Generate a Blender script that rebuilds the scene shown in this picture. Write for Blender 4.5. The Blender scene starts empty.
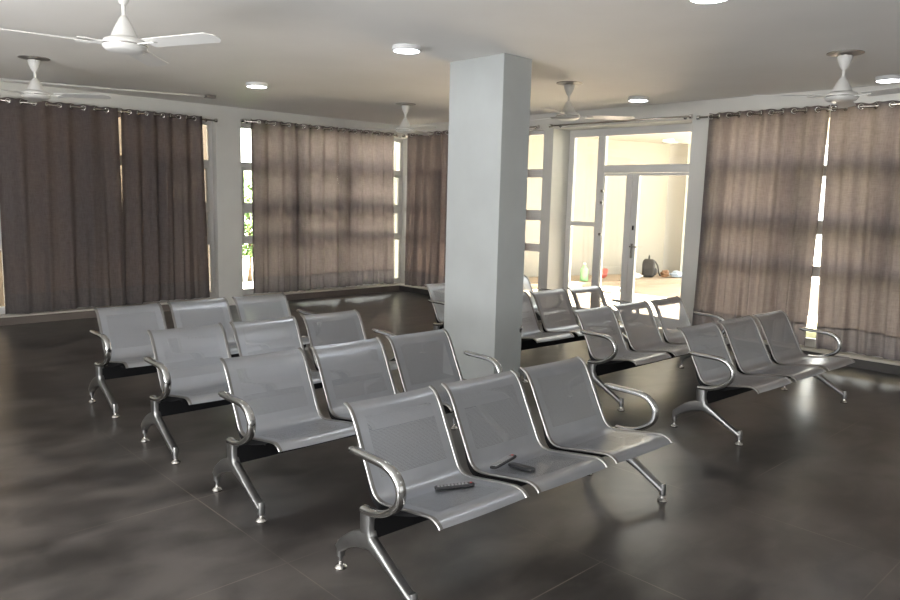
import bpy, bmesh, math, random
from mathutils import Vector, Matrix
PI = math.pi
sc = bpy.context.scene
COL = sc.collection

# ------------------------------------------------------------------ camera
# room frame: x runs along the benches (to the right and away), y runs towards the left curtain wall
right = Vector((0.7269, -0.6863, 0.0244)); down = Vector((-0.0769, -0.1168, -0.9902)); fwd = Vector((0.6824, 0.7179, -0.1376))
right.normalize(); fwd = (fwd - right*fwd.dot(right)).normalized(); up = right.cross(fwd).normalized()
cam = bpy.data.cameras.new('camera'); camo = bpy.data.objects.new('camera', cam); COL.objects.link(camo)
camo.matrix_world = Matrix(((right.x, up.x, -fwd.x, 0), (right.y, up.y, -fwd.y, 0), (right.z, up.z, -fwd.z, 1.651), (0, 0, 0, 1)))
cam.sensor_width = 36; cam.lens = 734.95/900*36; cam.clip_start = .05; cam.clip_end = 200
sc.camera = camo

# ------------------------------------------------------------------ sky, sun, added fill lights, exposure
w = bpy.data.worlds.new('sky'); sc.world = w; w.use_nodes = True
bg = w.node_tree.nodes['Background']; bg.inputs[0].default_value = (1.0, .97, .92, 1); bg.inputs[1].default_value = 3.4
sun = bpy.data.lights.new('sun', 'SUN'); sun.energy = 50; sun.angle = math.radians(.6); sun.color = (1, .92, .82)
suno = bpy.data.objects.new('sun', sun); COL.objects.link(suno)
suno.rotation_euler = Vector((.06, .72, -.95)).to_track_quat('-Z', 'Y').to_euler()
def area(name, loc, rot, sx, sy, power, color):
    l = bpy.data.lights.new(name, 'AREA'); l.shape = 'RECTANGLE'; l.size = sx; l.size_y = sy; l.energy = power; l.color = color
    o = bpy.data.objects.new(name, l); COL.objects.link(o); o.location = loc; o.rotation_euler = rot
    return o
# added fill lights inside the near walls, in place of unseen windows
area('fill_west', (-2.35, 2.6, 1.15), (0, -PI/2-.75, 0), 1.7, 6.0, 230, (.97, .98, 1.0))
area('fill_south', (2.6, -2.35, 1.45), (PI/2, 0, 0), 5.0, 1.7, 10, (.95, .97, 1.0))
sc.view_settings.view_transform = 'Standard'; sc.view_settings.look = 'None'
sc.view_settings.exposure = 1.4; sc.view_settings.gamma = 1.0
sc.view_settings.use_curve_mapping = False
sc.cycles.use_denoising = True
sc.cycles.max_bounces = 10; sc.cycles.transparent_max_bounces = 16
sc.cycles.sample_clamp_indirect = 6

# ------------------------------------------------------------------ materials
def mat(name, color=(.8, .8, .8), rough=.5, metal=0.0, spec=.5):
    m = bpy.data.materials.new(name); m.use_nodes = True
    b = m.node_tree.nodes['Principled BSDF']
    b.inputs['Base Color'].default_value = (*color, 1); b.inputs['Roughness'].default_value = rough
    b.inputs['Metallic'].default_value = metal; b.inputs['Specular IOR Level'].default_value = spec
    return m
def nd(m, t, **kw):
    n = m.node_tree.nodes.new(t)
    for k, v in kw.items(): setattr(n, k, v)
    return n
def lk(m, a, b): m.node_tree.links.new(a, b)
def bsdf(m): return m.node_tree.nodes['Principled BSDF']
def math_(m, op, a, b=None):
    n = nd(m, 'ShaderNodeMath', operation=op)
    for i, v in enumerate((a, b)):
        if v is None: continue
        if isinstance(v, (int, float)): n.inputs[i].default_value = v
        else: lk(m, v, n.inputs[i])
    return n.outputs[0]
def noisy(name, c0, c1, scale, rough, rough2=None, metal=0, detail=5, stretch=None, bump=0):
    m = mat(name, c0, rough, metal)
    tc = nd(m, 'ShaderNodeTexCoord'); src = tc.outputs['Object']
    if stretch:
        mp = nd(m, 'ShaderNodeMapping'); mp.inputs['Scale'].default_value = stretch; lk(m, src, mp.inputs[0]); src = mp.outputs[0]
    n = nd(m, 'ShaderNodeTexNoise'); n.inputs['Scale'].default_value = scale; n.inputs['Detail'].default_value = detail
    lk(m, src, n.inputs['Vector'])
    r = nd(m, 'ShaderNodeValToRGB'); r.color_ramp.elements[0].position = .3; r.color_ramp.elements[1].position = .7
    r.color_ramp.elements[0].color = (*c0, 1); r.color_ramp.elements[1].color = (*c1, 1)
    lk(m, n.outputs['Fac'], r.inputs[0]); lk(m, r.outputs[0], bsdf(m).inputs['Base Color'])
    if rough2 is not None:
        mr = nd(m, 'ShaderNodeMapRange'); mr.inputs['To Min'].default_value = rough; mr.inputs['To Max'].default_value = rough2
        lk(m, n.outputs['Fac'], mr.inputs[0]); lk(m, mr.outputs[0], bsdf(m).inputs['Roughness'])
    if bump:
        bp = nd(m, 'ShaderNodeBump'); bp.inputs['Strength'].default_value = bump; bp.inputs['Distance'].default_value = .01
        lk(m, n.outputs['Fac'], bp.inputs['Height']); lk(m, bp.outputs[0], bsdf(m).inputs['Normal'])
    return m

def floor_material():
    m = mat('polished_stone', (.06, .055, .05), .3)
    tc = nd(m, 'ShaderNodeTexCoord'); P = tc.outputs['Object']
    n1 = nd(m, 'ShaderNodeTexNoise'); n1.inputs['Scale'].default_value = 1.1; n1.inputs['Detail'].default_value = 6; n1.inputs['Distortion'].default_value = .25; lk(m, P, n1.inputs['Vector'])
    mp = nd(m, 'ShaderNodeMapping'); mp.inputs['Scale'].default_value = (1.3, 2.2, 1); mp.inputs['Rotation'].default_value = (0, 0, .5); lk(m, P, mp.inputs[0])
    n2 = nd(m, 'ShaderNodeTexNoise'); n2.inputs['Scale'].default_value = 2.0; n2.inputs['Detail'].default_value = 8; n2.inputs['Distortion'].default_value = .5; lk(m, mp.outputs[0], n2.inputs['Vector'])
    f = math_(m, 'ADD', math_(m, 'MULTIPLY', n1.outputs['Fac'], .55), math_(m, 'MULTIPLY', n2.outputs['Fac'], .45))
    r = nd(m, 'ShaderNodeValToRGB'); e = r.color_ramp.elements
    r.color_ramp.interpolation = 'EASE'; e[0].position = .36; e[0].color = (.020, .017, .0155, 1); e[1].position = .66; e[1].color = (.090, .080, .073, 1)
    lk(m, f, r.inputs[0])
    sep = nd(m, 'ShaderNodeSeparateXYZ'); lk(m, P, sep.inputs[0])
    def joint(c, off, pitch):
        q = math_(m, 'PINGPONG', math_(m, 'ADD', c, off), pitch/2)
        return math_(m, 'LESS_THAN', q, .0028)
    j = math_(m, 'MAXIMUM', joint(sep.outputs['X'], 100*1.095-1.64, 1.095), joint(sep.outputs['Y'], 100*.93-1.82, .93))
    n3 = nd(m, 'ShaderNodeTexNoise'); n3.inputs['Scale'].default_value = .9; lk(m, P, n3.inputs['Vector'])
    vis = nd(m, 'ShaderNodeMapRange'); vis.inputs['From Min'].default_value = .50; vis.inputs['From Max'].default_value = .72; lk(m, n3.outputs['Fac'], vis.inputs[0])
    mx = nd(m, 'ShaderNodeMixRGB'); lk(m, math_(m, 'MULTIPLY', j, vis.outputs[0]), mx.inputs[0]); lk(m, r.outputs[0], mx.inputs[1]); mx.inputs[2].default_value = (.24, .21, .17, 1)
    lk(m, mx.outputs[0], bsdf(m).inputs['Base Color']); bsdf(m).inputs['Specular IOR Level'].default_value = .72
    mr = nd(m, 'ShaderNodeMapRange'); mr.inputs['From Min'].default_value = .3; mr.inputs['From Max'].default_value = .7
    mr.inputs['To Min'].default_value = .28; mr.inputs['To Max'].default_value = .32; lk(m, n1.outputs['Fac'], mr.inputs[0]); lk(m, mr.outputs[0], bsdf(m).inputs['Roughness'])
    return m

def perforated(name, color, metal, rough):
    m = mat(name, color, rough, metal)
    uv = nd(m, 'ShaderNodeUVMap'); sep = nd(m, 'ShaderNodeSeparateXYZ'); lk(m, uv.outputs[0], sep.inputs[0])
    pu = math_(m, 'SUBTRACT', math_(m, 'FRACT', math_(m, 'DIVIDE', sep.outputs['X'], .0062)), .5)
    pv = math_(m, 'SUBTRACT', math_(m, 'FRACT', math_(m, 'DIVIDE', sep.outputs['Y'], .0062)), .5)
    d = math_(m, 'ADD', math_(m, 'MULTIPLY', pu, pu), math_(m, 'MULTIPLY', pv, pv))
    hole = math_(m, 'LESS_THAN', d, .225*.225)
    tr = nd(m, 'ShaderNodeBsdfTransparent'); mx = nd(m, 'ShaderNodeMixShader')
    out = m.node_tree.nodes['Material Output']
    lk(m, hole, mx.inputs[0]); lk(m, bsdf(m).outputs[0], mx.inputs[1]); lk(m, tr.outputs[0], mx.inputs[2]); lk(m, mx.outputs[0], out.inputs[0])
    return m

def cloth(name, c0, trans, tcol):
    m = mat(name, c0, .9, 0, .15)
    tc = nd(m, 'ShaderNodeTexCoord')
    mp = nd(m, 'ShaderNodeMapping'); mp.inputs['Scale'].default_value = (90, 90, 14); lk(m, tc.outputs['Object'], mp.inputs[0])
    n = nd(m, 'ShaderNodeTexNoise'); n.inputs['Scale'].default_value = 1; n.inputs['Detail'].default_value = 3; lk(m, mp.outputs[0], n.inputs['Vector'])
    mp2 = nd(m, 'ShaderNodeMapping'); mp2.inputs['Scale'].default_value = (12, 12, 160); lk(m, tc.outputs['Object'], mp2.inputs[0])
    n2 = nd(m, 'ShaderNodeTexNoise'); n2.inputs['Scale'].default_value = 1; n2.inputs['Detail'].default_value = 3; lk(m, mp2.outputs[0], n2.inputs['Vector'])
    f = math_(m, 'MULTIPLY', math_(m, 'ADD', n.outputs['Fac'], n2.outputs['Fac']), .5)
    r = nd(m, 'ShaderNodeValToRGB'); r.color_ramp.elements[0].position = .3; r.color_ramp.elements[1].position = .7
    r.color_ramp.elements[0].color = (*[c*.78 for c in c0], 1); r.color_ramp.elements[1].color = (*[min(1, c*1.2) for c in c0], 1)
    lk(m, f, r.inputs[0]); lk(m, r.outputs[0], bsdf(m).inputs['Base Color'])
    t = nd(m, 'ShaderNodeBsdfTranslucent')
    r2 = nd(m, 'ShaderNodeValToRGB'); r2.color_ramp.elements[0].position = .3; r2.color_ramp.elements[1].position = .7
    r2.color_ramp.elements[0].color = (*[c*.8 for c in tcol], 1); r2.color_ramp.elements[1].color = (*[min(1, c*1.18) for c in tcol], 1)
    lk(m, f, r2.inputs[0]); lk(m, r2.outputs[0], t.inputs[0])
    mx = nd(m, 'ShaderNodeMixShader'); mx.inputs[0].default_value = trans
    lk(m, bsdf(m).outputs[0], mx.inputs[1]); lk(m, t.outputs[0], mx.inputs[2]); lk(m, mx.outputs[0], m.node_tree.nodes['Material Output'].inputs[0])
    return m

def glass_material():
    m = bpy.data.materials.new('window_glass'); m.use_nodes = True
    nt = m.node_tree; nt.nodes.remove(nt.nodes['Principled BSDF'])
    t = nd(m, 'ShaderNodeBsdfTransparent'); t.inputs[0].default_value = (.93, .95, .94, 1)
    g = nd(m, 'ShaderNodeBsdfGlossy'); g.inputs['Roughness'].default_value = .02
    fr = nd(m, 'ShaderNodeFresnel'); fr.inputs[0].default_value = 1.45
    mx = nd(m, 'ShaderNodeMixShader'); lk(m, fr.outputs[0], mx.inputs[0]); lk(m, t.outputs[0], mx.inputs[1]); lk(m, g.outputs[0], mx.inputs[2])
    lk(m, mx.outputs[0], nt.nodes['Material Output'].inputs[0])
    return m
def emit(name, color, s):
    m = mat(name, color, .4); bsdf(m).inputs['Emission Color'].default_value = (*color, 1); bsdf(m).inputs['Emission Strength'].default_value = s
    return m

M_floor = floor_material()
M_wall = noisy('painted_plaster', (.68, .67, .63), (.73, .72, .68), 2.5, .55, .65)
M_ceil = noisy('ceiling_paint', (.84, .82, .785), (.88, .86, .825), 1.5, .7)
M_kerb = noisy('dark_skirting_stone', (.055, .05, .047), (.09, .083, .077), 3, .3, .45)
M_ledge = noisy('window_ledge_stone', (.62, .58, .52), (.70, .66, .6), 4, .4, .5)
M_upvc = mat('white_window_frame', (.80, .79, .77), .35)
M_glass = glass_material()
M_seat = noisy('grey_powder_coated_steel', (.40, .415, .445), (.45, .465, .495), 6, .295, .34, .86, detail=3)
M_perf = perforated('perforated_grey_steel', (.43, .445, .475), .86, .315)
M_chrome = noisy('chrome', (.48, .48, .47), (.58, .58, .57), 8, .08, .2, 1.0)
M_rail = noisy('satin_chrome_edge', (.26, .255, .245), (.34, .33, .32), 8, .29, .36, 1.0)
M_leg = noisy('satin_cast_leg', (.30, .30, .295), (.37, .37, .365), 8, .285, .34, 1.0)
M_black = mat('black_powder_coat', (.008, .008, .009), .6, 0, .2)
M_steel = mat('brushed_steel', (.62, .60, .57), .25, 1.0)
M_rod = mat('dark_steel_rod', (.52, .48, .43), .25, 1.0)
M_cloth_dark = cloth('grey_brown_curtain', (.165, .150, .150), .5, (.215, .174, .168))
M_cloth_hem = cloth('grey_brown_curtain_hem', (.165, .155, .152), .46, (.185, .160, .166))
M_fan = mat('white_fan_enamel', (.74, .73, .70), .3)
M_fan_steel = mat('fan_cover_plate', (.35, .33, .31), .35, .8)
M_led = emit('led_diffuser', (.93, .97, 1.0), 10)
M_ledrim = mat('white_light_rim', (.8, .8, .8), .4)
M_rem = mat('black_remote_plastic', (.02, .02, .022), .35)
M_btn = mat('grey_remote_button', (.28, .28, .29), .5)
M_btn_red = mat('red_remote_button', (.45, .05, .04), .5)
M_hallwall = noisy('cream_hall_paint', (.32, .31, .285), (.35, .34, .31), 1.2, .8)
M_hallfloor = noisy('tan_paving', (.44, .35, .275), (.53, .44, .355), 1.8, .7)
M_riser = noisy('step_stone', (.34, .27, .20), (.42, .34, .26), 2.5, .7)
M_ground = noisy('pale_concrete_ground', (.52, .48, .42), (.62, .58, .52), .8, .9)
M_peach = noisy('peach_facade', (.25, .20, .155), (.29, .235, .185), .9, .85)
M_leaf = noisy('green_leaves', (.10, .20, .05), (.24, .36, .12), 3, .6)
M_bark = noisy('brown_bark', (.12, .08, .05), (.2, .14, .1), 8, .9)
M_bag = noisy('black_bag_cloth', (.02, .02, .022), (.05, .045, .045), 9, .8)
M_green = mat('green_bottle_plastic', (.22, .50, .24), .25)
M_white = mat('white_plastic', (.82, .82, .80), .5)
M_red = mat('red_plastic', (.45, .10, .08), .5)
M_blue = mat('pale_blue_plastic', (.45, .55, .72), .5)
M_brown = mat('brown_leather', (.20, .11, .06), .6)

# ------------------------------------------------------------------ mesh helpers
def obj(name, bm, m, parent=None, smooth=False, recalc=True):
    if recalc: bmesh.ops.recalc_face_normals(bm, faces=bm.faces[:])
    me = bpy.data.meshes.new(name)
    if smooth:
        for f in bm.faces: f.smooth = True
    bm.to_mesh(me); bm.free()
    for x in (m if isinstance(m, (list, tuple)) else [m]): me.materials.append(x)
    o = bpy.data.objects.new(name, me); COL.objects.link(o)
    if parent: o.parent = parent
    return o
def tag(o, label=None, cat=None, group=None, kind=None):
    for k, v in (('label', label), ('category', cat), ('group', group), ('kind', kind)):
        if v: o[k] = v
    return o
def empty(name, loc=(0, 0, 0), rz=0):
    o = bpy.data.objects.new(name, None); o.empty_display_size = .1; COL.objects.link(o); o.location = loc; o.rotation_euler = (0, 0, rz)
    return o
def copy_tree(o, parent=None):
    c = o.copy(); COL.objects.link(c)
    if parent: c.parent = parent
    for ch in list(o.children): copy_tree(ch, c)
    return c
def autosmooth(o, deg=40):
    me = o.data
    for pl in me.polygons: pl.use_smooth = True
    b = bmesh.new(); b.from_mesh(me)
    for e in b.edges:
        if len(e.link_faces) == 2 and e.calc_face_angle(0) > math.radians(deg): e.smooth = False
    b.to_mesh(me); b.free()
    return o
def bevel(o, wd=.004, seg=2):
    md = o.modifiers.new('bevel', 'BEVEL'); md.width = wd; md.segments = seg; md.limit_method = 'ANGLE'
    return o
def box(bm, x0, x1, y0, y1, z0, z1):
    v = [bm.verts.new(p) for p in ((x0,y0,z0),(x1,y0,z0),(x1,y1,z0),(x0,y1,z0),(x0,y0,z1),(x1,y0,z1),(x1,y1,z1),(x0,y1,z1))]
    for f in ((0,3,2,1),(4,5,6,7),(0,1,5,4),(1,2,6,5),(2,3,7,6),(3,0,4,7)): bm.faces.new([v[i] for i in f])
def boxobj(name, dims, m, parent=None, bv=0):
    bm = bmesh.new(); box(bm, *dims); o = obj(name, bm, m, parent)
    if bv: bevel(o, bv)
    return o
def catmull(pts, n=8):
    out = []; P = [Vector(p) for p in pts]
    P = [P[0]*2-P[1]] + P + [P[-1]*2-P[-2]]
    for i in range(1, len(P)-2):
        a, b, c, d = P[i-1:i+3]
        for k in range(n):
            t = k/n
            out.append(.5*((2*b)+(c-a)*t+(2*a-5*b+4*c-d)*t*t+(3*b-a-3*c+d)*t**3))
    out.append(P[-2]); return out
def sweep_yz(bm, path, xc, wx, th, nseg=12, power=2.6, cap=True):
    """sweep a rounded section (wx across x, th in the y-z plane) along a path of (y,z)."""
    path = [Vector((p[0], p[1])) for p in path]; n = len(path); rings = []
    for i, p in enumerate(path):
        t = (path[min(i+1, n-1)] - path[max(i-1, 0)]).normalized(); nn = Vector((-t.y, t.x))
        h = th(i/(n-1)) if callable(th) else th; wd = wx(i/(n-1)) if callable(wx) else wx
        ring = []
        for k in range(nseg):
            a = 2*PI*k/nseg; c, s = math.cos(a), math.sin(a)
            u = math.copysign(abs(c)**(2/power), c)*wd/2; v = math.copysign(abs(s)**(2/power), s)*h/2
            q = p + nn*v; ring.append(bm.verts.new((xc+u, q.x, q.y)))
        rings.append(ring)
    for i in range(n-1):
        for k in range(nseg): bm.faces.new((rings[i][k], rings[i][(k+1) % nseg], rings[i+1][(k+1) % nseg], rings[i+1][k]))
    if cap: bm.faces.new(rings[0][::-1]); bm.faces.new(rings[-1])
def tube(bm, path, r, nseg=10):
    path = [Vector(p) for p in path]; n = len(path); rings = []; up0 = Vector((0, 0, 1))
    for i, p in enumerate(path):
        t = (path[min(i+1, n-1)] - path[max(i-1, 0)]).normalized()
        a = t.cross(up0)
        if a.length < 1e-3: a = t.cross(Vector((1, 0, 0)))
        a.normalize(); b = t.cross(a)
        rr = r(i/(n-1)) if callable(r) else r
        rings.append([bm.verts.new(p + (a*math.cos(2*PI*k/nseg)+b*math.sin(2*PI*k/nseg))*rr) for k in range(nseg)])
    for i in range(n-1):
        for k in range(nseg): bm.faces.new((rings[i][k], rings[i][(k+1) % nseg], rings[i+1][(k+1) % nseg], rings[i+1][k]))
    bm.faces.new(rings[0][::-1]); bm.faces.new(rings[-1])
def lathe(bm, prof, cx=0, cy=0, n=28):
    rings = []
    for r, z in prof:
        rings.append([bm.verts.new((cx+max(r, 1e-4)*math.cos(2*PI*k/n), cy+max(r, 1e-4)*math.sin(2*PI*k/n), z)) for k in range(n)])
    for i in range(len(rings)-1):
        for k in range(n): bm.faces.new((rings[i][k], rings[i][(k+1) % n], rings[i+1][(k+1) % n], rings[i+1][k]))
    bm.faces.new(rings[0][::-1]); bm.faces.new(rings[-1])
def torus(bm, c, axis, R, r, n=18, k=8):
    axis = Vector(axis).normalized(); a = axis.orthogonal().normalized(); b = axis.cross(a); c = Vector(c); rings = []
    for i in range(n):
        th = 2*PI*i/n; d = a*math.cos(th)+b*math.sin(th)
        rings.append([bm.verts.new(c + d*(R+r*math.cos(2*PI*j/k)) + axis*(r*math.sin(2*PI*j/k))) for j in range(k)])
    for i in range(n):
        for j in range(k): bm.faces.new((rings[i][j], rings[i][(j+1) % k], rings[(i+1) % n][(j+1) % k], rings[(i+1) % n][j]))

# ------------------------------------------------------------------ room shell
ZC = 2.86; XR = 8.25; YL = 9.99; XN = -2.5; YN = -2.5; TK = .42; HEAD = 2.645; LEDGE = .12; TL = .30
D0, D1 = 4.56, 6.66              # door recess along y
W4_0 = 1.5; W4_1 = 4.30; W3_0 = 6.83; W3_1 = 10.09; W1_0 = 1.4
W1_1 = 4.86; W2_0 = 5.24; W2_1 = 8.385
def struct(name, bm, m, parent=None):
    o = obj(name, bm, m, parent)
    if not parent: o['kind'] = 'structure'
    return o
bm = bmesh.new(); box(bm, XN-.2, XR+TK, YN-.2, YL+TL, -.15, 0); struct('floor', bm, M_floor)
bm = bmesh.new(); box(bm, XN-.2, XR+TK, YN-.2, YL+TL, ZC, ZC+.2); struct('ceiling', bm, M_ceil)
bm = bmesh.new(); box(bm, XN-.2, 5.6, YN-.2, YL+TL, ZC+.2, ZC+3.6); struct('upper_shade_block', bm, M_wall)  # unseen block, added to keep sun off the neighbouring facade
bm = bmesh.new()
box(bm, XN-.2, XR+TK, YL, YL+TL, HEAD, ZC); box(bm, XN-.2, W1_0, YL, YL+TL, 0, HEAD)
box(bm, W1_1, W2_0, YL, YL+TL, 0, HEAD); box(bm, W2_1, XR+TK, YL, YL+TL, 0, HEAD)
struct('wall_left', bm, M_wall)
bm = bmesh.new()
box(bm, XR, XR+TK, YN-.2, YL, HEAD, ZC); box(bm, XR, XR+TK, YN-.2, W4_0, 0, HEAD)
box(bm, XR, XR+TK, W4_1, D0, 0, HEAD); box(bm, XR, XR+TK, D1, W3_0, 0, HEAD)
struct('wall_right', bm, M_wall)
bm = bmesh.new(); box(bm, XN-.2, XN, YN-.2, YL+TL, 0, ZC); struct('wall_near_left', bm, M_wall)
bm = bmesh.new(); box(bm, XN, XR, YN-.2, YN, 0, ZC); struct('wall_near_right', bm, M_wall)
# low dark kerbs under the windows, with a pale ledge on top
M_kerb_left = noisy('brown_skirting_stone', (.15, .125, .11), (.20, .17, .15), 3, .29, .4)
def kerb(name, boxes, ledges, km):
    bm = bmesh.new()
    for b in boxes: box(bm, *b)
    o = struct(name, bm, km)
    bm = bmesh.new()
    for b in ledges: box(bm, *b)
    l = obj('window_ledge', bm, M_ledge, o); bevel(l, .006)
kerb('baseboard_left', [(W1_0, W1_1, YL, YL+TL, 0, LEDGE-.025), (W2_0, W2_1, YL, YL+TL, 0, LEDGE-.025)],
     [(W1_0, W1_1, YL-.015, YL+TL, LEDGE-.025, LEDGE), (W2_0, W2_1, YL-.015, YL+TL, LEDGE-.025, LEDGE)], M_kerb_left)
kerb('baseboard_right', [(XR, XR+TK, W4_0, W4_1, 0, LEDGE-.025), (XR, XR+TK, W3_0, YL, 0, LEDGE-.025)],
     [(XR-.015, XR+TK, W4_0, W4_1, LEDGE-.025, LEDGE), (XR-.015, XR+TK, W3_0, YL-.015, LEDGE-.025, LEDGE)], M_kerb)

# square pillar
bm = bmesh.new(); box(bm, 4.67, 5.03, 4.33, 4.99, 0, ZC)
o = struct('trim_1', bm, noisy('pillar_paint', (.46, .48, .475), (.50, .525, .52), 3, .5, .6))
bevel(o, .006)

RAILS = [(.93, .07), (1.43, .06), (2.06, .075)]
def window(name, axis, p0, p1, depth, mulls, th=.06):
    """uPVC window: outer frame, mullions, rails, panes.  axis 'x' = along left wall, 'y' = along right wall."""
    root = empty(name); root['kind'] = 'structure'
    def bx(bm, a0, a1, z0, z1, d0=-th/2, d1=th/2):
        if axis == 'x': box(bm, a0, a1, depth+d0, depth+d1, z0, z1)
        else: box(bm, depth+d0, depth+d1, a0, a1, z0, z1)
    fw = .055
    bm = bmesh.new(); z0, z1 = LEDGE, HEAD
    bx(bm, p0, p1, z1-fw, z1); bx(bm, p0, p1, z0, z0+.09); bx(bm, p0, p0+fw, z0+.09, z1-fw); bx(bm, p1-fw, p1, z0+.09, z1-fw)
    o = obj('window_frame', bm, M_upvc, root); bevel(o, .004)
    edges = [p0+fw] + list(mulls) + [p1-fw]
    for mpos in mulls:
        bm = bmesh.new(); bx(bm, mpos-.035, mpos+.035, z0+.09, z1-fw); bevel(obj('mullion', bm, M_upvc, root), .004)
    zs = [z0+.09]
    for zr, hh in RAILS:
        bm = bmesh.new()
        for i in range(len(edges)-1):
            a = edges[i]+(.035 if i else 0); b = edges[i+1]-(.035 if i < len(edges)-2 else 0)
            bx(bm, a, b, zr-hh/2, zr+hh/2, -th/2+.004, th/2-.004)
        bevel(obj('rail', bm, M_upvc, root), .004)
    # opening sashes in the two middle rows
    for i in range(len(edges)-1):
        a = edges[i]+(.035 if i else 0); b = edges[i+1]-(.035 if i < len(edges)-2 else 0)
        for (s0, s1) in ((.965, 1.40), (1.46, 2.0225)):
            bm = bmesh.new(); q = .045
            bx(bm, a, b, s0, s0+q, -th/2-.012, th/2-.01); bx(bm, a, b, s1-q, s1, -th/2-.012, th/2-.01)
            bx(bm, a, a+q, s0+q, s1-q, -th/2-.012, th/2-.01); bx(bm, b-q, b, s0+q, s1-q, -th/2-.012, th/2-.01)
            bevel(obj('sash', bm, M_upvc, root), .004)
    bm = bmesh.new(); bx(bm, p0+fw*.6, p1-fw*.6, z0+.05, z1-fw*.6, -.004, .004)
    obj('pane', bm, M_glass, root)
    return root
window('window_1', 'x', W1_0, W1_1, YL+.15, (2.2, 3.1, 3.98))
window('window_2', 'x', W2_0, W2_1, YL+.15, (6.2, 7.15))
window('window_3', 'y', W3_0, W3_1, XR+.17, (7.84, 8.85))
window('window_4', 'y', W4_0, W4_1, XR+.17, (2.35, 3.3))

# glazed double door in its deep recess
XD = XR+.40
door = empty('door_1'); door['kind'] = 'structure'
def dbox(bm, y0, y1, z0, z1, t=.03): box(bm, XD-t, XD+t, y0, y1, z0, z1)
bm = bmesh.new()
dbox(bm, D0, D1, 2.545, HEAD); dbox(bm, 6.575, D1, 0, 2.545); dbox(bm, 6.045, 6.16, 0, 2.545); dbox(bm, D0, D0+.06, 0, 2.545)
dbox(bm, D0+.06, 6.045, 2.045, 2.15); dbox(bm, 6.16, 6.575, 1.30, 1.36); dbox(bm, 6.16, 6.575, 0, .12)
bevel(obj('door_frame', bm, M_upvc, door), .005)
def leaf(y0, y1, s0, s1, handle_y=None):
    bm = bmesh.new()
    dbox(bm, y0, y0+s0, .02, 2.04, .026); dbox(bm, y1-s1, y1, .02, 2.04, .026)
    dbox(bm, y0+s0, y1-s1, 2.005, 2.04, .026); dbox(bm, y0+s0, y1-s1, .02, .16, .026)
    l = obj('door_leaf', bm, M_upvc, door); bevel(l, .004)
    bm = bmesh.new(); box(bm, XD-.004, XD+.004, y0+s0-.01, y1-s1+.01, .15, 2.015); obj('pane', bm, M_glass, l)
    if handle_y:
        bm = bmesh.new(); box(bm, XD-.036, XD-.027, handle_y-.018, handle_y+.018, .90, 1.10); box(bm, XD-.085, XD-.036, handle_y-.009, handle_y+.009, 1.05, 1.07)
        box(bm, XD-.085, XD-.070, handle_y-.12, handle_y+.009, 1.05, 1.07)
        bevel(obj('door_handle', bm, M_steel, l), .003)
        bm = bmesh.new(); box(bm, XD-.034, XD-.027, handle_y-.012, handle_y+.012, 1.28, 1.34); obj('lock_plate', bm, M_black, l)
    return l
leaf(5.582, 6.035, .095, .01)
leaf(D0+.065, 5.578, .06, .092, 5.53)
bm = bmesh.new()
for y0, y1, z0, z1 in ((D0+.05, 6.055, 2.14, 2.555), (6.15, 6.585, 1.35, 2.555), (6.15, 6.585, .11, 1.31)): box(bm, XD-.004, XD+.004, y0, y1, z0, z1)
obj('pane', bm, M_glass, door)
bm = bmesh.new()
for z in (1.62, 1.78, 1.18): box(bm, XD-.044, XD-.029, 6.03, 6.075, z, z+.035)
obj('hinge', bm, M_steel, door)

# ------------------------------------------------------------------ outside: the hall beyond the door, and the yard
bm = bmesh.new(); box(bm, -25, 45, -25, 40, -.5, -.16); struct('ground', bm, M_ground)
bm = bmesh.new(); box(bm, XR+TK, 24, 4.0, 12, -.155, -.01); struct('floor_hall', bm, M_hallfloor)
bm = bmesh.new(); box(bm, XR+TK, 24, -8, 4.0, -.155, -.03); struct('ground_yard', bm, noisy('dark_low_bounce', (.10, .11, .05), (.20, .19, .10), 4, .9))  # unseen dark ground, added to weaken light bounced onto the right-hand curtains
def wallseg(bm, p, q, z0, z1, t=.25, side=1):
    p = Vector(p); q = Vector(q); d = (q-p).normalized(); n = Vector((-d.y, d.x))*t*side
    c = [p, q, q+n, p+n]
    lo = [bm.verts.new((v.x, v.y, z0)) for v in c]; hi = [bm.verts.new((v.x, v.y, z1)) for v in c]
    bm.faces.new(lo[::-1]); bm.faces.new(hi)
    for i in range(4): bm.faces.new((lo[i], lo[(i+1) % 4], hi[(i+1) % 4], hi[i]))
bm = bmesh.new(); wallseg(bm, (8.67, 10.69), (14.94, 8.75), -.01, 2.95); struct('wall_hall_back', bm, M_hallwall)
bm = bmesh.new(); wallseg(bm, (15.2, 9.0), (15.03, 8.36), -.01, 2.95); struct('wall_hall_end', bm, M_hallwall)
bm = bmesh.new(); wallseg(bm, (8.72, 9.55), (14.45, 7.68), -.01, .08, 1.25); struct('trim_2', bm, M_riser)
bm = bmesh.new()
v = [(XR+TK, 6.6), (11.5, 6.6), (11.5, 2.0), (16.5, 2.0), (16.5, 11.5), (XR+TK, 11.5)]
lo = [bm.verts.new((x, y, 2.95)) for x, y in v]; hi = [bm.verts.new((x, y, 3.1)) for x, y in v]
bm.faces.new(lo[::-1]); bm.faces.new(hi)
for i in range(6): bm.faces.new((lo[i], lo[(i+1) % 6], hi[(i+1) % 6], hi[i]))
struct('ceiling_hall', bm, M_hallwall)
bm = bmesh.new(); box(bm, XR+TK, 10.1, -1.5, 3.1, 2.72, 2.84); struct('shade_slab', bm, M_hallwall)  # unseen slab over the window, added to dim daylight on the right-hand curtains

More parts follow.
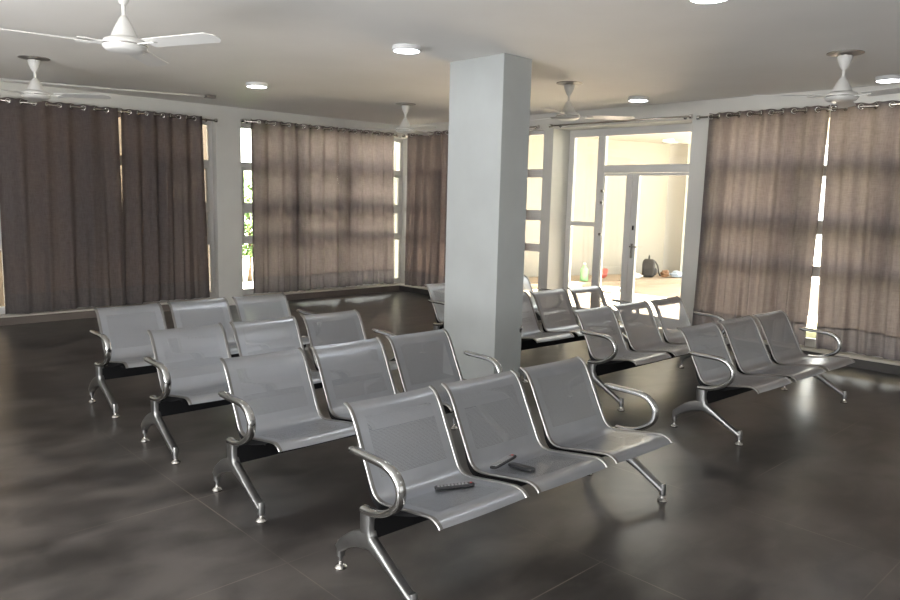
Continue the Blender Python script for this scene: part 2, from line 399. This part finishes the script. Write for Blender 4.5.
# neighbouring building past the left windows
nb = empty('neighbouring_building', (1.0, 13.2, -.16))
tag(nb, 'peach painted building outside, seen in slits beside the dark left curtain', 'building')
bm = bmesh.new(); box(bm, -6.5, 4.95, -1.2, 1.2, 0, 7.0); obj('facade', bm, M_peach, nb)
bm = bmesh.new(); box(bm, -6.7, 5.05, -1.3, 1.3, 7.0, 7.15); obj('roof', bm, M_ledge, nb)
random.seed(5)
def bush(name, loc, h, r, n, label, group=None):
    root = empty(name, loc); tag(root, label, 'bush', group)
    bm = bmesh.new(); tube(bm, [(0, 0, 0), (.03, .02, h*.3), (0, 0, h*.6)], lambda t: .05*(1-.6*t)); obj('trunk', bm, M_bark, root, True)
    bm = bmesh.new()
    for i in range(n):
        a = random.uniform(0, 2*PI); b = random.uniform(-1, 1); rr = r*random.uniform(.55, 1)**.5
        c = Vector((rr*math.cos(a)*math.sqrt(1-b*b), rr*math.sin(a)*math.sqrt(1-b*b), h*.62 + b*h*.38))
        d = Vector((random.gauss(0, 1), random.gauss(0, 1), random.gauss(0, 1))).normalized(); e = d.orthogonal().normalized(); s = random.uniform(.06, .12)
        bm.faces.new([bm.verts.new(c+x) for x in (-d*s, e*s*.5, d*s, -e*s*.5)])
    obj('foliage', bm, M_leaf, root, recalc=False)
bush('leafy_bush', (7.45, 13.9, -.16), 2.2, 1.0, 2600, 'green bush outside, visible in the bright slit left of the pinkish curtain')

# things lying on the hall step
def at_top(o, x, y, z=.08): o.location = (x, y, z)
bp = empty('backpack', (13.87, 8.45, .08), .5); bp.scale = (1.2, 1.2, 1.1); tag(bp, 'black backpack slumped on the step against the cream wall outside the door', 'bag')
bm = bmesh.new(); bmesh.ops.create_icosphere(bm, subdivisions=4, radius=1)
for vv in bm.verts:
    x, y, z = vv.co; s = lambda q, p: math.copysign(abs(q)**p, q)
    vv.co = Vector((s(x, .4)*.15*(1-.2*z), s(y, .4)*.11, .17+s(z, .55)*.17 + .012*math.sin(23*x)*math.cos(17*z)))
obj('bag_body', bm, M_bag, bp, True)
bm = bmesh.new(); bmesh.ops.create_icosphere(bm, subdivisions=3, radius=1)
for vv in bm.verts: x, y, z = vv.co; vv.co = Vector((x*.11, -.10+y*.05, .11+z*.08))
obj('front_pocket', bm, M_bag, bp, True)
bm = bmesh.new(); tube(bm, catmull([(-.05, 0, .32), (-.04, 0, .38), (0, 0, .41), (.05, 0, .38), (.06, 0, .32)]), .012); obj('carry_handle', bm, M_black, bp, True)
bm = bmesh.new(); tube(bm, catmull([(.10, -.1, .30), (.15, -.15, .2), (.17, -.17, .08), (.2, -.2, .01)]), .012); obj('strap', bm, M_bag, bp, True)
bt = empty('bottle', (11.95, 8.72, .08)); tag(bt, 'green plastic bottle standing outside behind the narrow side pane', 'bottle')
bm = bmesh.new(); lathe(bm, [(.0, 0), (.075, 0), (.08, .02), (.08, .2), (.07, .24), (.03, .29), (.025, .33)]); obj('bottle_body', bm, M_green, bt, True)
bm = bmesh.new(); lathe(bm, [(.0, .33), (.03, .33), (.03, .36), (0, .362)]); obj('cap', bm, M_white, bt, True)
bw = empty('bowl', (11.45, 7.76, -.01)); tag(bw, 'shallow dark-rimmed white bowl on the floor just outside the door', 'bowl')
bm = bmesh.new(); lathe(bm, [(0, .01), (.08, .01), (.15, .045), (.19, .09), (.18, .09), (.14, .055), (.07, .03), (0, .03)]); obj('bowl_body', bm, M_white, bw, True)
bm = bmesh.new(); lathe(bm, [(.05, 0), (.09, 0), (.09, .02), (.05, .02)]); obj('foot_ring', bm, M_brown, bw, True)
def lump(name, loc, sx, sy, sz, m, label, cat, seed):
    random.seed(seed); bm = bmesh.new(); bmesh.ops.create_icosphere(bm, subdivisions=4, radius=1)
    ph = [random.uniform(0, 6) for _ in range(6)]
    for vv in bm.verts:
        x, y, z = vv.co; k = 1+.16*math.sin(5*x+ph[0])*math.sin(4*y+ph[1])+.12*math.sin(7*z+ph[2]+3*x)
        vv.co = Vector((x*sx*k, y*sy*k, sz*(max(z, -.92)+.92)/1.92*2*k))
    o = obj(name, bm, m, None, True); o.location = loc; tag(o, label, cat)
lump('carrier_bag', (12.75, 8.85, .08), .13, .10, .11, M_red, 'small red bag on the step at the left edge of the door glass', 'bag', 1)
lump('folded_cloth', (13.36, 8.45, .08), .17, .13, .05, M_white, 'white cloth heap on the step left of the black backpack', 'cloth', 2)
lump('wrapped_parcel', (14.12, 8.20, .08), .10, .09, .07, M_brown, 'small brown parcel on the step right of the black backpack', 'parcel', 3)
lump('plastic_bag', (14.40, 8.06, .08), .22, .14, .06, M_blue, 'pale blue plastic bag on the step at the far right by the opening', 'bag', 4)

# ------------------------------------------------------------------ ceiling lights
def make_light():
    r = empty('ceiling_light')
    bm = bmesh.new(); lathe(bm, [(.0, 0), (.112, 0), (.118, -.006), (.118, -.034), (.110, -.040), (.104, -.040), (.104, -.032), (0, -.032)], n=40); autosmooth(obj('rim', bm, M_ledrim, r))
    bm = bmesh.new(); lathe(bm, [(0, -.033), (.104, -.033), (.104, -.039), (.08, -.042), (0, -.043)], n=40); autosmooth(obj('diffuser', bm, M_led, r))
    return r
L0 = make_light()
LP = [(3.97, 4.76, 'lit round ceiling light just left of the white pillar'),
      (4.20, 7.62, 'lit round ceiling light above the gap between the two left curtains'),
      (4.10, 2.21, 'lit round ceiling light cut off by the top edge of the picture'),
      (7.60, 4.90, 'lit round ceiling light in front of the glazed door'),
      (7.75, 2.33, 'lit round ceiling light at the right edge beside a ceiling fan'),
      (7.70, 7.62, 'lit round ceiling light hidden behind the top of the white pillar'),
      (.45, 4.80, 'round ceiling light left of the viewer, outside the picture'),  # from here on: unseen lights continuing the grid, added to light the room
      (.45, 2.20, 'round ceiling light almost overhead of the viewer, outside the picture'),
      (4.10, -.5, 'round ceiling light to the right of the viewer, outside the picture'),
      (.45, -.5, 'round ceiling light behind the viewer, outside the picture')]
for i, (x, y, lab) in enumerate(LP):
    o = L0 if i == 0 else copy_tree(L0)
    o.location = (x, y, ZC); tag(o, lab, 'ceiling light', 'round ceiling lights')
o = copy_tree(L0); o.location = (13.74, 8.1, 2.95); tag(o, 'round ceiling light of the hall beyond, seen through the pane over the door', 'ceiling light', 'round ceiling lights')

# ------------------------------------------------------------------ ceiling fans
def make_fan():
    r = empty('ceiling_fan')
    bm = bmesh.new(); lathe(bm, [(0, 0), (.135, 0), (.135, -.006), (.05, -.012), (0, -.012)], n=32); autosmooth(obj('ceiling_plate', bm, M_fan_steel, r))
    bm = bmesh.new(); lathe(bm, [(0, -.022), (.052, -.022), (.056, -.03), (.05, -.06), (.03, -.11), (.018, -.128), (0, -.128)], n=32); autosmooth(obj('upper_canopy', bm, M_fan, r))
    bm = bmesh.new(); lathe(bm, [(0, -.004), (.012, -.004), (.012, -.25), (0, -.25)], n=16); obj('downrod', bm, M_fan, r, True)
    bm = bmesh.new(); lathe(bm, [(0, -.185), (.016, -.185), (.028, -.20), (.05, -.24), (.072, -.285), (.078, -.30), (0, -.30)], n=32); autosmooth(obj('lower_canopy', bm, M_fan, r))
    bm = bmesh.new(); lathe(bm, [(0, -.300), (.085, -.300), (.112, -.312), (.122, -.325), (.122, -.352), (.110, -.364), (.104, -.368), (.09, -.372), (.0, -.374)], n=40); mo = autosmooth(obj('motor', bm, M_fan, r), 25)
    bm = bmesh.new(); torus(bm, (0, 0, -.338), (0, 0, 1), .1225, .004, 40, 6); obj('trim_ring', bm, M_steel, mo, True)
    for k in range(3):
        a = k*2*PI/3; ca, sa = math.cos(a), math.sin(a)
        def P(rad, tr, z): return (rad*ca-tr*sa, rad*sa+tr*ca, z)
        bm = bmesh.new(); rows = []
        for t in [i/14 for i in range(15)]:
            rad = .19+.51*t; hw = (.052+.016*t)*(1 if t < .93 else math.sqrt(max(.15, 1-((t-.93)/.075)**2)))
            row = []
            for (s, zz) in ((-1, .5), (-.5, .15), (0, 0), (.5, -.15), (1, -.5)):
                pitch = .22*(1-.3*t)
                row.append((P(rad, s*hw, -.335 - s*hw*pitch - .008*(1-s*s)*0)))
            rows.append(row)
        top = [[bm.verts.new(q) for q in row] for row in rows]; bot = [[bm.verts.new((q[0], q[1], q[2]-.004)) for q in row] for row in rows]
        for i in range(14):
            for j in range(4):
                bm.faces.new((top[i][j], top[i][j+1], top[i+1][j+1], top[i+1][j])); bm.faces.new((bot[i][j], bot[i+1][j], bot[i+1][j+1], bot[i][j+1]))
            for j, s in ((0, 1), (4, -1)): bm.faces.new((top[i][j], top[i+1][j], bot[i+1][j], bot[i][j]))
        for i in (0, 14):
            for j in range(4): bm.faces.new((top[i][j], bot[i][j], bot[i][j+1], top[i][j+1]))
        bl = autosmooth(obj('blade', bm, M_fan, r))
        bm = bmesh.new()
        ring = []
        for rad, hw in ((.10, .022), (.16, .020), (.21, .035), (.26, .03)):
            ring.append(([bm.verts.new(P(rad, s*hw, -.333+s*hw*.2)) for s in (-1, 1)], [bm.verts.new(P(rad, s*hw, -.340+s*hw*.2)) for s in (-1, 1)]))
        for i in range(3):
            (t0, b0), (t1, b1) = ring[i], ring[i+1]
            bm.faces.new((t0[0], t0[1], t1[1], t1[0])); bm.faces.new((b0[0], b1[0], b1[1], b0[1])); bm.faces.new((t0[0], t1[0], b1[0], b0[0])); bm.faces.new((t0[1], b0[1], b1[1], t1[1]))
        bm.faces.new((ring[0][0][0], ring[0][1][0], ring[0][1][1], ring[0][0][1])); bm.faces.new((ring[3][0][0], ring[3][0][1], ring[3][1][1], ring[3][1][0]))
        obj('blade_bracket', bm, M_fan, bl)
    return r
F0 = make_fan()
FP = [(1.678, 4.60, -68, 'white ceiling fan nearest the camera at the upper left'),
      (2.05, 7.92, -43, 'white ceiling fan at the left edge above the dark curtains'),
      (6.37, 7.64, 20, 'white ceiling fan in the far corner left of the pillar'),
      (6.27, 4.88, 80, 'white ceiling fan right of the pillar, in front of the door'),
      (6.38, 2.25, 135, 'white ceiling fan at the right above the right-hand curtains')]
for i, (x, y, a, lab) in enumerate(FP):
    o = F0 if i == 0 else copy_tree(F0)
    o.location = (x, y, ZC); o.rotation_euler = (0, 0, math.radians(a)); o.scale.z = 1.08 if i == 0 else 1; tag(o, lab, 'ceiling fan', 'white ceiling fans')
cd = empty('cable_conduit', (3.3, 9.25, ZC-.024)); tag(cd, 'thin white cable conduit along the ceiling above the dark left curtain', 'conduit')
bm = bmesh.new(); tube(bm, [(-1.3, .36, 0), (0, .06, 0), (.95, -.26, 0)], .013, 8); obj('pipe', bm, M_fan, cd, True)
bm = bmesh.new(); box(bm, .93, 1.05, -.33, -.24, -.022, .014); bevel(obj('junction_box', bm, M_fan_steel, cd), .004)

# ------------------------------------------------------------------ curtains and rods
ZR = 2.675
def rod(name, axis, p0, p1, q, label, fins=(True, True), dz=0):
    r = empty(name, ((p0+p1)/2, q, ZR+dz) if axis == 'x' else (q, (p0+p1)/2, ZR+dz)); tag(r, label, 'curtain rod', 'curtain rods')
    h = (p1-p0)/2; V = (lambda t, d=0, z=0: (t, d, z)) if axis == 'x' else (lambda t, d=0, z=0: (d, t, z))
    bm = bmesh.new(); tube(bm, [V(-h), V(h)], .0115, 12); obj('rod_bar', bm, M_rod, r, True)
    for s, on in ((-1, fins[0]), (1, fins[1])):
        if on:
            bm = bmesh.new(); tube(bm, [V(s*h), V(s*(h+.004)), V(s*(h+.008)), V(s*(h+.036)), V(s*(h+.04))], lambda t: (.014, .024, .026, .026, .016)[round(t*4)], 14); autosmooth(obj('finial', bm, M_steel, r))
        bm = bmesh.new(); tube(bm, [V(s*(h-.09), 0, 0), V(s*(h-.09), .075, 0)], .008, 8)
        tube(bm, [V(s*(h-.09), .071, 0), V(s*(h-.09), .079, 0)], .024, 14); obj('rod_bracket', bm, M_steel, r, True)
    return r
QL = YL-.08; QR = XR-.08
rod('curtain_rod', 'x', 1.5, 4.80, QL, 'steel curtain rod over the dark left window', dz=-.035)
rod('curtain_rod', 'x', 5.24, 8.06, QL, 'steel curtain rod over the left wall window nearest the corner')
rod('curtain_rod', 'y', 6.90, 9.82, QR, 'steel curtain rod from the corner to behind the white pillar')
rod('curtain_rod', 'y', 4.56, 6.63, QR, 'bare steel curtain rod above the glazed door')
rod('curtain_rod', 'y', 1.2, 4.42, QR, 'steel curtain rod holding the right-hand curtains', dz=-.02)

def curtain(axis, q, t0, t1, b0, b1, zb0, zb1, nw, label, seed, amp=.036, dz=0):
    ZR = globals()['ZR']+dz
    """eyelet curtain hanging in the plane q; top runs t0..t1, bottom b0..b1"""
    rnd = random.Random(seed); ph = [rnd.uniform(0, 6.28) for _ in range(8)]
    root = empty('curtain', ((t0+t1)/2, q, 0) if axis == 'x' else (q, (t0+t1)/2, 0))
    tag(root, label, 'curtain', 'grey brown eyelet curtains'); tm = (t0+t1)/2
    sgn = -1    # room side of both walls is the negative side
    def pos(s, z, off=0):
        zt = ZR+.045; v = (zt-z)/(zt-.12); v = max(0, min(1, v))
        e0 = b0-t0; e1 = b1-t1
        f = v**1.3
        t = (t0+e0*f)*(1-s) + (t1+e1*f)*s
        A = amp*(1-.25*v)
        s2 = s + (.006+.026*v)*math.sin(2*PI*1.3*s+ph[0]) + (.004+.016*v)*math.sin(2*PI*2.7*s+ph[1])
        d = A*math.sin(2*PI*nw*s2) + v*(.016*math.sin(2*PI*nw*2.1*s+ph[2]) + .012*math.sin(2*PI*nw*.53*s+ph[3]) + .007*math.sin(2*PI*nw*3.3*s+ph[4]+2*v))
        d += .006*v*math.sin(9*v+ph[5]+4*s)
        d = d + sgn*(-off) - (.02*v if True else 0)
        t += .006*math.sin(2*PI*nw*2*s2+ph[6])*v
        return (t-tm, d, z) if axis == 'x' else (d, t-tm, z)
    NS = int(nw*26); zt = ZR+.045
    def zbot(s): return zb0+(zb1-zb0)*s + .008*math.sin(7*s+ph[7])
    hemh = lambda s: .225+.006*math.sin(9*s+ph[3])
    ztop = lambda s: zt - .008 + .005*math.cos(4*PI*nw*s)
    bm = bmesh.new(); NZ = 46
    grid = []
    for j in range(NZ+1):
        row = []
        for i in range(NS+1):
            s = i/NS; a = j/NZ; z = ztop(s)*(1-a) + (zbot(s)+hemh(s))*a
            row.append(bm.verts.new(pos(s, z)))
        grid.append(row)
    for j in range(NZ):
        for i in range(NS): bm.faces.new((grid[j][i], grid[j][i+1], grid[j+1][i+1], grid[j+1][i]))
    cl = obj('cloth_panel', bm, M_cloth_dark, root, True, recalc=False)
    bm = bmesh.new(); g = []
    for j in range(7):
        row = []
        for i in range(NS+1):
            s = i/NS; z = zbot(s) + (hemh(s)+.016)*j/6
            row.append(bm.verts.new(pos(s, z, -.004 if j < 6 else -.0075)))
        g.append(row)
    for j in range(6):
        for i in range(NS): bm.faces.new((g[j][i], g[j][i+1], g[j+1][i+1], g[j+1][i]))
    h = obj('hem', bm, M_cloth_hem, root, True, recalc=False)
    for k in range(int(nw*2)+1):
        s = min(.985, max(.015, k/(2*nw)))
        P0 = Vector(pos(s-.004, ZR)); P1 = Vector(pos(s+.004, ZR)); n = (P1-P0).cross(Vector((0, 0, 1)))
        c = Vector(pos(s, ZR))
        if axis == 'x': c.y = 0 + (c.y*.3)
        else: c.x = c.x*.3
        bm = bmesh.new(); torus(bm, c, n, .026, .0075, 18, 8); obj('eyelet', bm, M_steel, root, True)
    return root
curtain('x', QL, 2.13, 3.50, 2.10, 3.51, .15, .15, 5, 'dark grey curtain at the far left edge of the picture', 11, dz=-.035)
curtain('x', QL, 3.535, 4.62, 3.455, 4.66, .15, .17, 5, 'dark grey curtain left of the wall pier, beside a peach slit of window', 12, dz=-.035)
curtain('x', QL, 5.36, 6.87, 5.34, 6.88, .16, .16, 6, 'grey brown curtain right of the wall pier with a white slit at its left edge', 13)
curtain('x', QL, 6.87, 8.02, 6.85, 8.07, .17, .16, 5, 'pinkish brown curtain ending at the bright slit in the far corner', 14)
curtain('y', QR, 8.42, 9.74, 8.42, 9.76, .15, .15, 6, 'brown curtain right of the far corner, partly behind the white pillar', 15)
curtain('y', QR, 7.10, 8.42, 7.06, 8.42, .15, .15, 5, 'brown curtain of which only an edge shows right of the white pillar', 16)
curtain('y', QR, 2.98, 4.31, 3.00, 4.34, .16, .16, 5.5, 'wide grey brown curtain right of the glazed door', 17, dz=-.02)
curtain('y', QR, 1.42, 2.97, 1.42, 2.89, .16, .16, 5.5, 'grey curtain at the right edge of the picture', 18, dz=-.02)

# ------------------------------------------------------------------ benches
SP = .58
PROF = catmull([(-.296, .374), (-.285, .386), (-.262, .398), (-.225, .402), (-.12, .387), (-.02, .370), (.055, .359), (.100, .361), (.130, .377), (.152, .405), (.19, .478), (.235, .565), (.275, .645), (.305, .692), (.330, .716), (.362, .730)], 5)
def arclen(P):
    L = [0]
    for i in range(1, len(P)): L.append(L[-1]+(P[i]-P[i-1]).length)
    return L
AL = arclen(PROF)
def make_seat(parent, cx):
    bm = bmesh.new(); uvl = bm.loops.layers.uv.new('UVMap')
    xs = [-.252, -.235, -.215, -.19, -.10, 0, .10, .19, .215, .235, .252]; g = []
    for p in PROF: g.append([bm.verts.new((cx+x, p[0], p[1] - .004*(1-(x/.26)**2))) for x in xs])
    for j in range(len(PROF)-1):
        for i in range(len(xs)-1):
            f = bm.faces.new((g[j][i], g[j][i+1], g[j+1][i+1], g[j+1][i])); f.smooth = True
            ym, zm = (PROF[j]+PROF[j+1])/2
            inner = 3 <= i < 7
            back = ym > .16 and zm < .672 and zm > .43
            sit = -.20 < ym < .04
            f.material_index = 1 if inner and (back or sit) else 0
            for l, (ii, jj) in zip(f.loops, ((i, j), (i+1, j), (i+1, j+1), (i, j+1))): l[uvl].uv = (xs[ii], AL[jj])
    o = obj('seat', bm, [M_seat, M_perf], parent, True, recalc=False)
    for s in (-1, 1):
        bm = bmesh.new(); sweep_yz(bm, [(p[0], p[1]) for p in PROF], cx+s*.249, .022, .013, 8)
        autosmooth(obj('side_rail', bm, M_rail, o), 50)
    for s in (-1, 1):
        bm = bmesh.new()
        sub = [p for p in PROF if p[0] > -.17 and p[1] < .47]
        N = len(sub)
        path = []
        for i, p in enumerate(sub):
            t = (sub[min(i+1, N-1)]-sub[max(i-1, 0)]).normalized(); nn = Vector((t.y, -t.x)); k = i/(N-1)
            path.append(p + nn*(.008+.017*math.sin(PI*k)**.7))
        sweep_yz(bm, path, cx+s*.246, .012, lambda t: .006+.034*math.sin(PI*t)**.7, 8, 4)
        autosmooth(obj('support_bracket', bm, M_black, o))
    return o
def make_bench():
    r = empty('waiting_bench')
    for k in (-1, 0, 1): make_seat(r, k*SP)
    bm = bmesh.new(); box(bm, -.895, .895, .052, .112, .222, .318); bevel(obj('beam', bm, M_black, r), .004)
    bm = bmesh.new()
    for k in (-1, 0, 1):
        for s in (-1, 1): box(bm, k*SP+s*.17-.02, k*SP+s*.17+.02, -.03, .105, .318, .350)
    bevel(obj('seat_mount', bm, M_black, r), .003)
    for s in (-1, 1):
        x = s*.898
        bm = bmesh.new()
        # post with the front leg
        front = catmull([(.085, .345), (.088, .30), (.086, .25), (.070, .215), (.03, .196), (-.05, .158), (-.13, .114), (-.195, .080), (-.222, .066)], 6)
        sweep_yz(bm, front, x, .044, lambda t: .072 if t < .36 else .072-.042*min(1, (t-.36)/.3), 16, 5)
        back = catmull([(.060, .222), (.11, .207), (.17, .186), (.225, .155), (.268, .123), (.292, .098)], 6)
        sweep_yz(bm, back, x, .046, lambda t: .088-.046*t, 16, 5)
        sweep_yz(bm, [(-.214, .098), (-.219, .085), (-.219, .036)], x, .034, .032, 14, 3); sweep_yz(bm, [(-.219, .04), (-.219, .02)], x, .018, .018, 10, 2)
        sweep_yz(bm, [(.288, .128), (.292, .11), (.292, .058)], x, .034, .032, 14, 3); sweep_yz(bm, [(.292, .062), (.292, .02)], x, .016, .016, 10, 2)
        lg = autosmooth(obj('leg_frame', bm, M_leg, r), 50)
        for y in (-.219, .292):
            bm = bmesh.new(); lathe(bm, [(.0, 0), (.027, 0), (.029, .006), (.022, .014), (.011, .02), (.009, .034), (0, .034)], x, y, 20)
            autosmooth(obj('foot_pad', bm, M_steel, lg))
        bm = bmesh.new()
        arm = catmull([(.203, .580), (.16, .578), (.09, .577), (.01, .577), (-.055, .571), (-.105, .549), (-.134, .512), (-.138, .468), (-.118, .427), (-.075, .392), (-.02, .363), (.05, .345), (.112, .341)], 6)
        sweep_yz(bm, arm, s*.904, lambda t: .044 if t > .03 else .036, lambda t: .031 if t > .03 else .022, 16, 2.8)
        am = autosmooth(obj('armrest', bm, M_chrome, r), 50)
    return r
BP = [(2.689, 2.246, -.0226, 'three seat perforated grey steel bench nearest the camera, remote controls lying on it'),
      (2.668, 3.408, -.0212, 'second three seat steel bench from the front, its right armrest before the white pillar'),
      (2.679, 4.473, -.0206, 'three seat steel bench on the left, next to rearmost, ending left of the pillar'),
      (2.725, 5.659, -.0029, 'rearmost three seat steel bench of the left rows, nearest the dark left curtains'),
      (5.777, 2.354, -.0422, 'three seat steel bench in front of the right-hand curtains, complete with both armrests'),
      (5.838, 3.382, -.0160, 'three seat steel bench behind the right-hand one, bright floor showing through its backs'),
      (5.925, 4.437, -.0462, 'three seat steel bench emerging right of the pillar, before the glazed door'),
      (6.010, 5.496, .0151, 'rearmost steel bench almost wholly hidden by the pillar, one seat showing on its left')]
B0 = make_bench()
for i, (x, y, a, lab) in enumerate(BP):
    o = B0 if i == 0 else copy_tree(B0)
    o.location = (x, y, 0); o.rotation_euler = (0, 0, a); tag(o, lab, 'bench', 'three seat waiting benches')

# ------------------------------------------------------------------ remote controls on the front bench
def remote(loc, rz, rx, ln, wd, label, face_up=True, ry=0):
    r = empty('remote_control', loc, rz); r.rotation_euler = (rx, ry, rz); tag(r, label, 'remote control', 'remote controls on the front bench')
    bm = bmesh.new(); n = 16; lo = []; 
    def outline(h, z):
        pts = []
        for k in range(40):
            a = 2*PI*k/40; c, s = math.cos(a), math.sin(a)
            pts.append(bm.verts.new((math.copysign(abs(c)**.35, c)*(ln/2-h), math.copysign(abs(s)**.45, s)*(wd/2-h), z)))
        return pts
    R = [outline(.004, 0), outline(0, .004), outline(0, .011), outline(.004, .014)]
    for i in range(3):
        for k in range(40): bm.faces.new((R[i][k], R[i][(k+1) % 40], R[i+1][(k+1) % 40], R[i+1][k]))
    bm.faces.new(R[0][::-1]); bm.faces.new(R[-1]); autosmooth(obj('remote_body', bm, M_rem, r), 35)
    if face_up:
        bm = bmesh.new()
        for i in range(9):
            for j in range(3):
                x = -ln*.40+i*ln*.088; y = (j-1)*wd*.27
                box(bm, x-.0045, x+.0045, y-.004, y+.004, .0137, .0162)
        obj('button_pad', bm, M_btn, r)
        bm = bmesh.new(); box(bm, ln*.40, ln*.44, -.006, .006, .0137, .0165); obj('power_button', bm, M_btn_red, r)
    else:
        bm = bmesh.new(); box(bm, -ln*.4, ln*.05, -wd*.36, wd*.36, -.0015, .0002); obj('battery_cover', bm, M_rem, r)
    return r
remote((2.195, 2.250, .368), -.638, -.123, .18, .046, 'black remote control lying alone on the left seat of the front bench', ry=-.092)
remote((2.592, 2.200, .376), -1.735, 0, .175, .046, 'plain black remote control lying underneath on the middle seat', face_up=False, ry=-.153)
remote((2.560, 2.288, .384), .10, -.153, .18, .046, 'black remote control with buttons resting across another on the middle seat', ry=-.09)
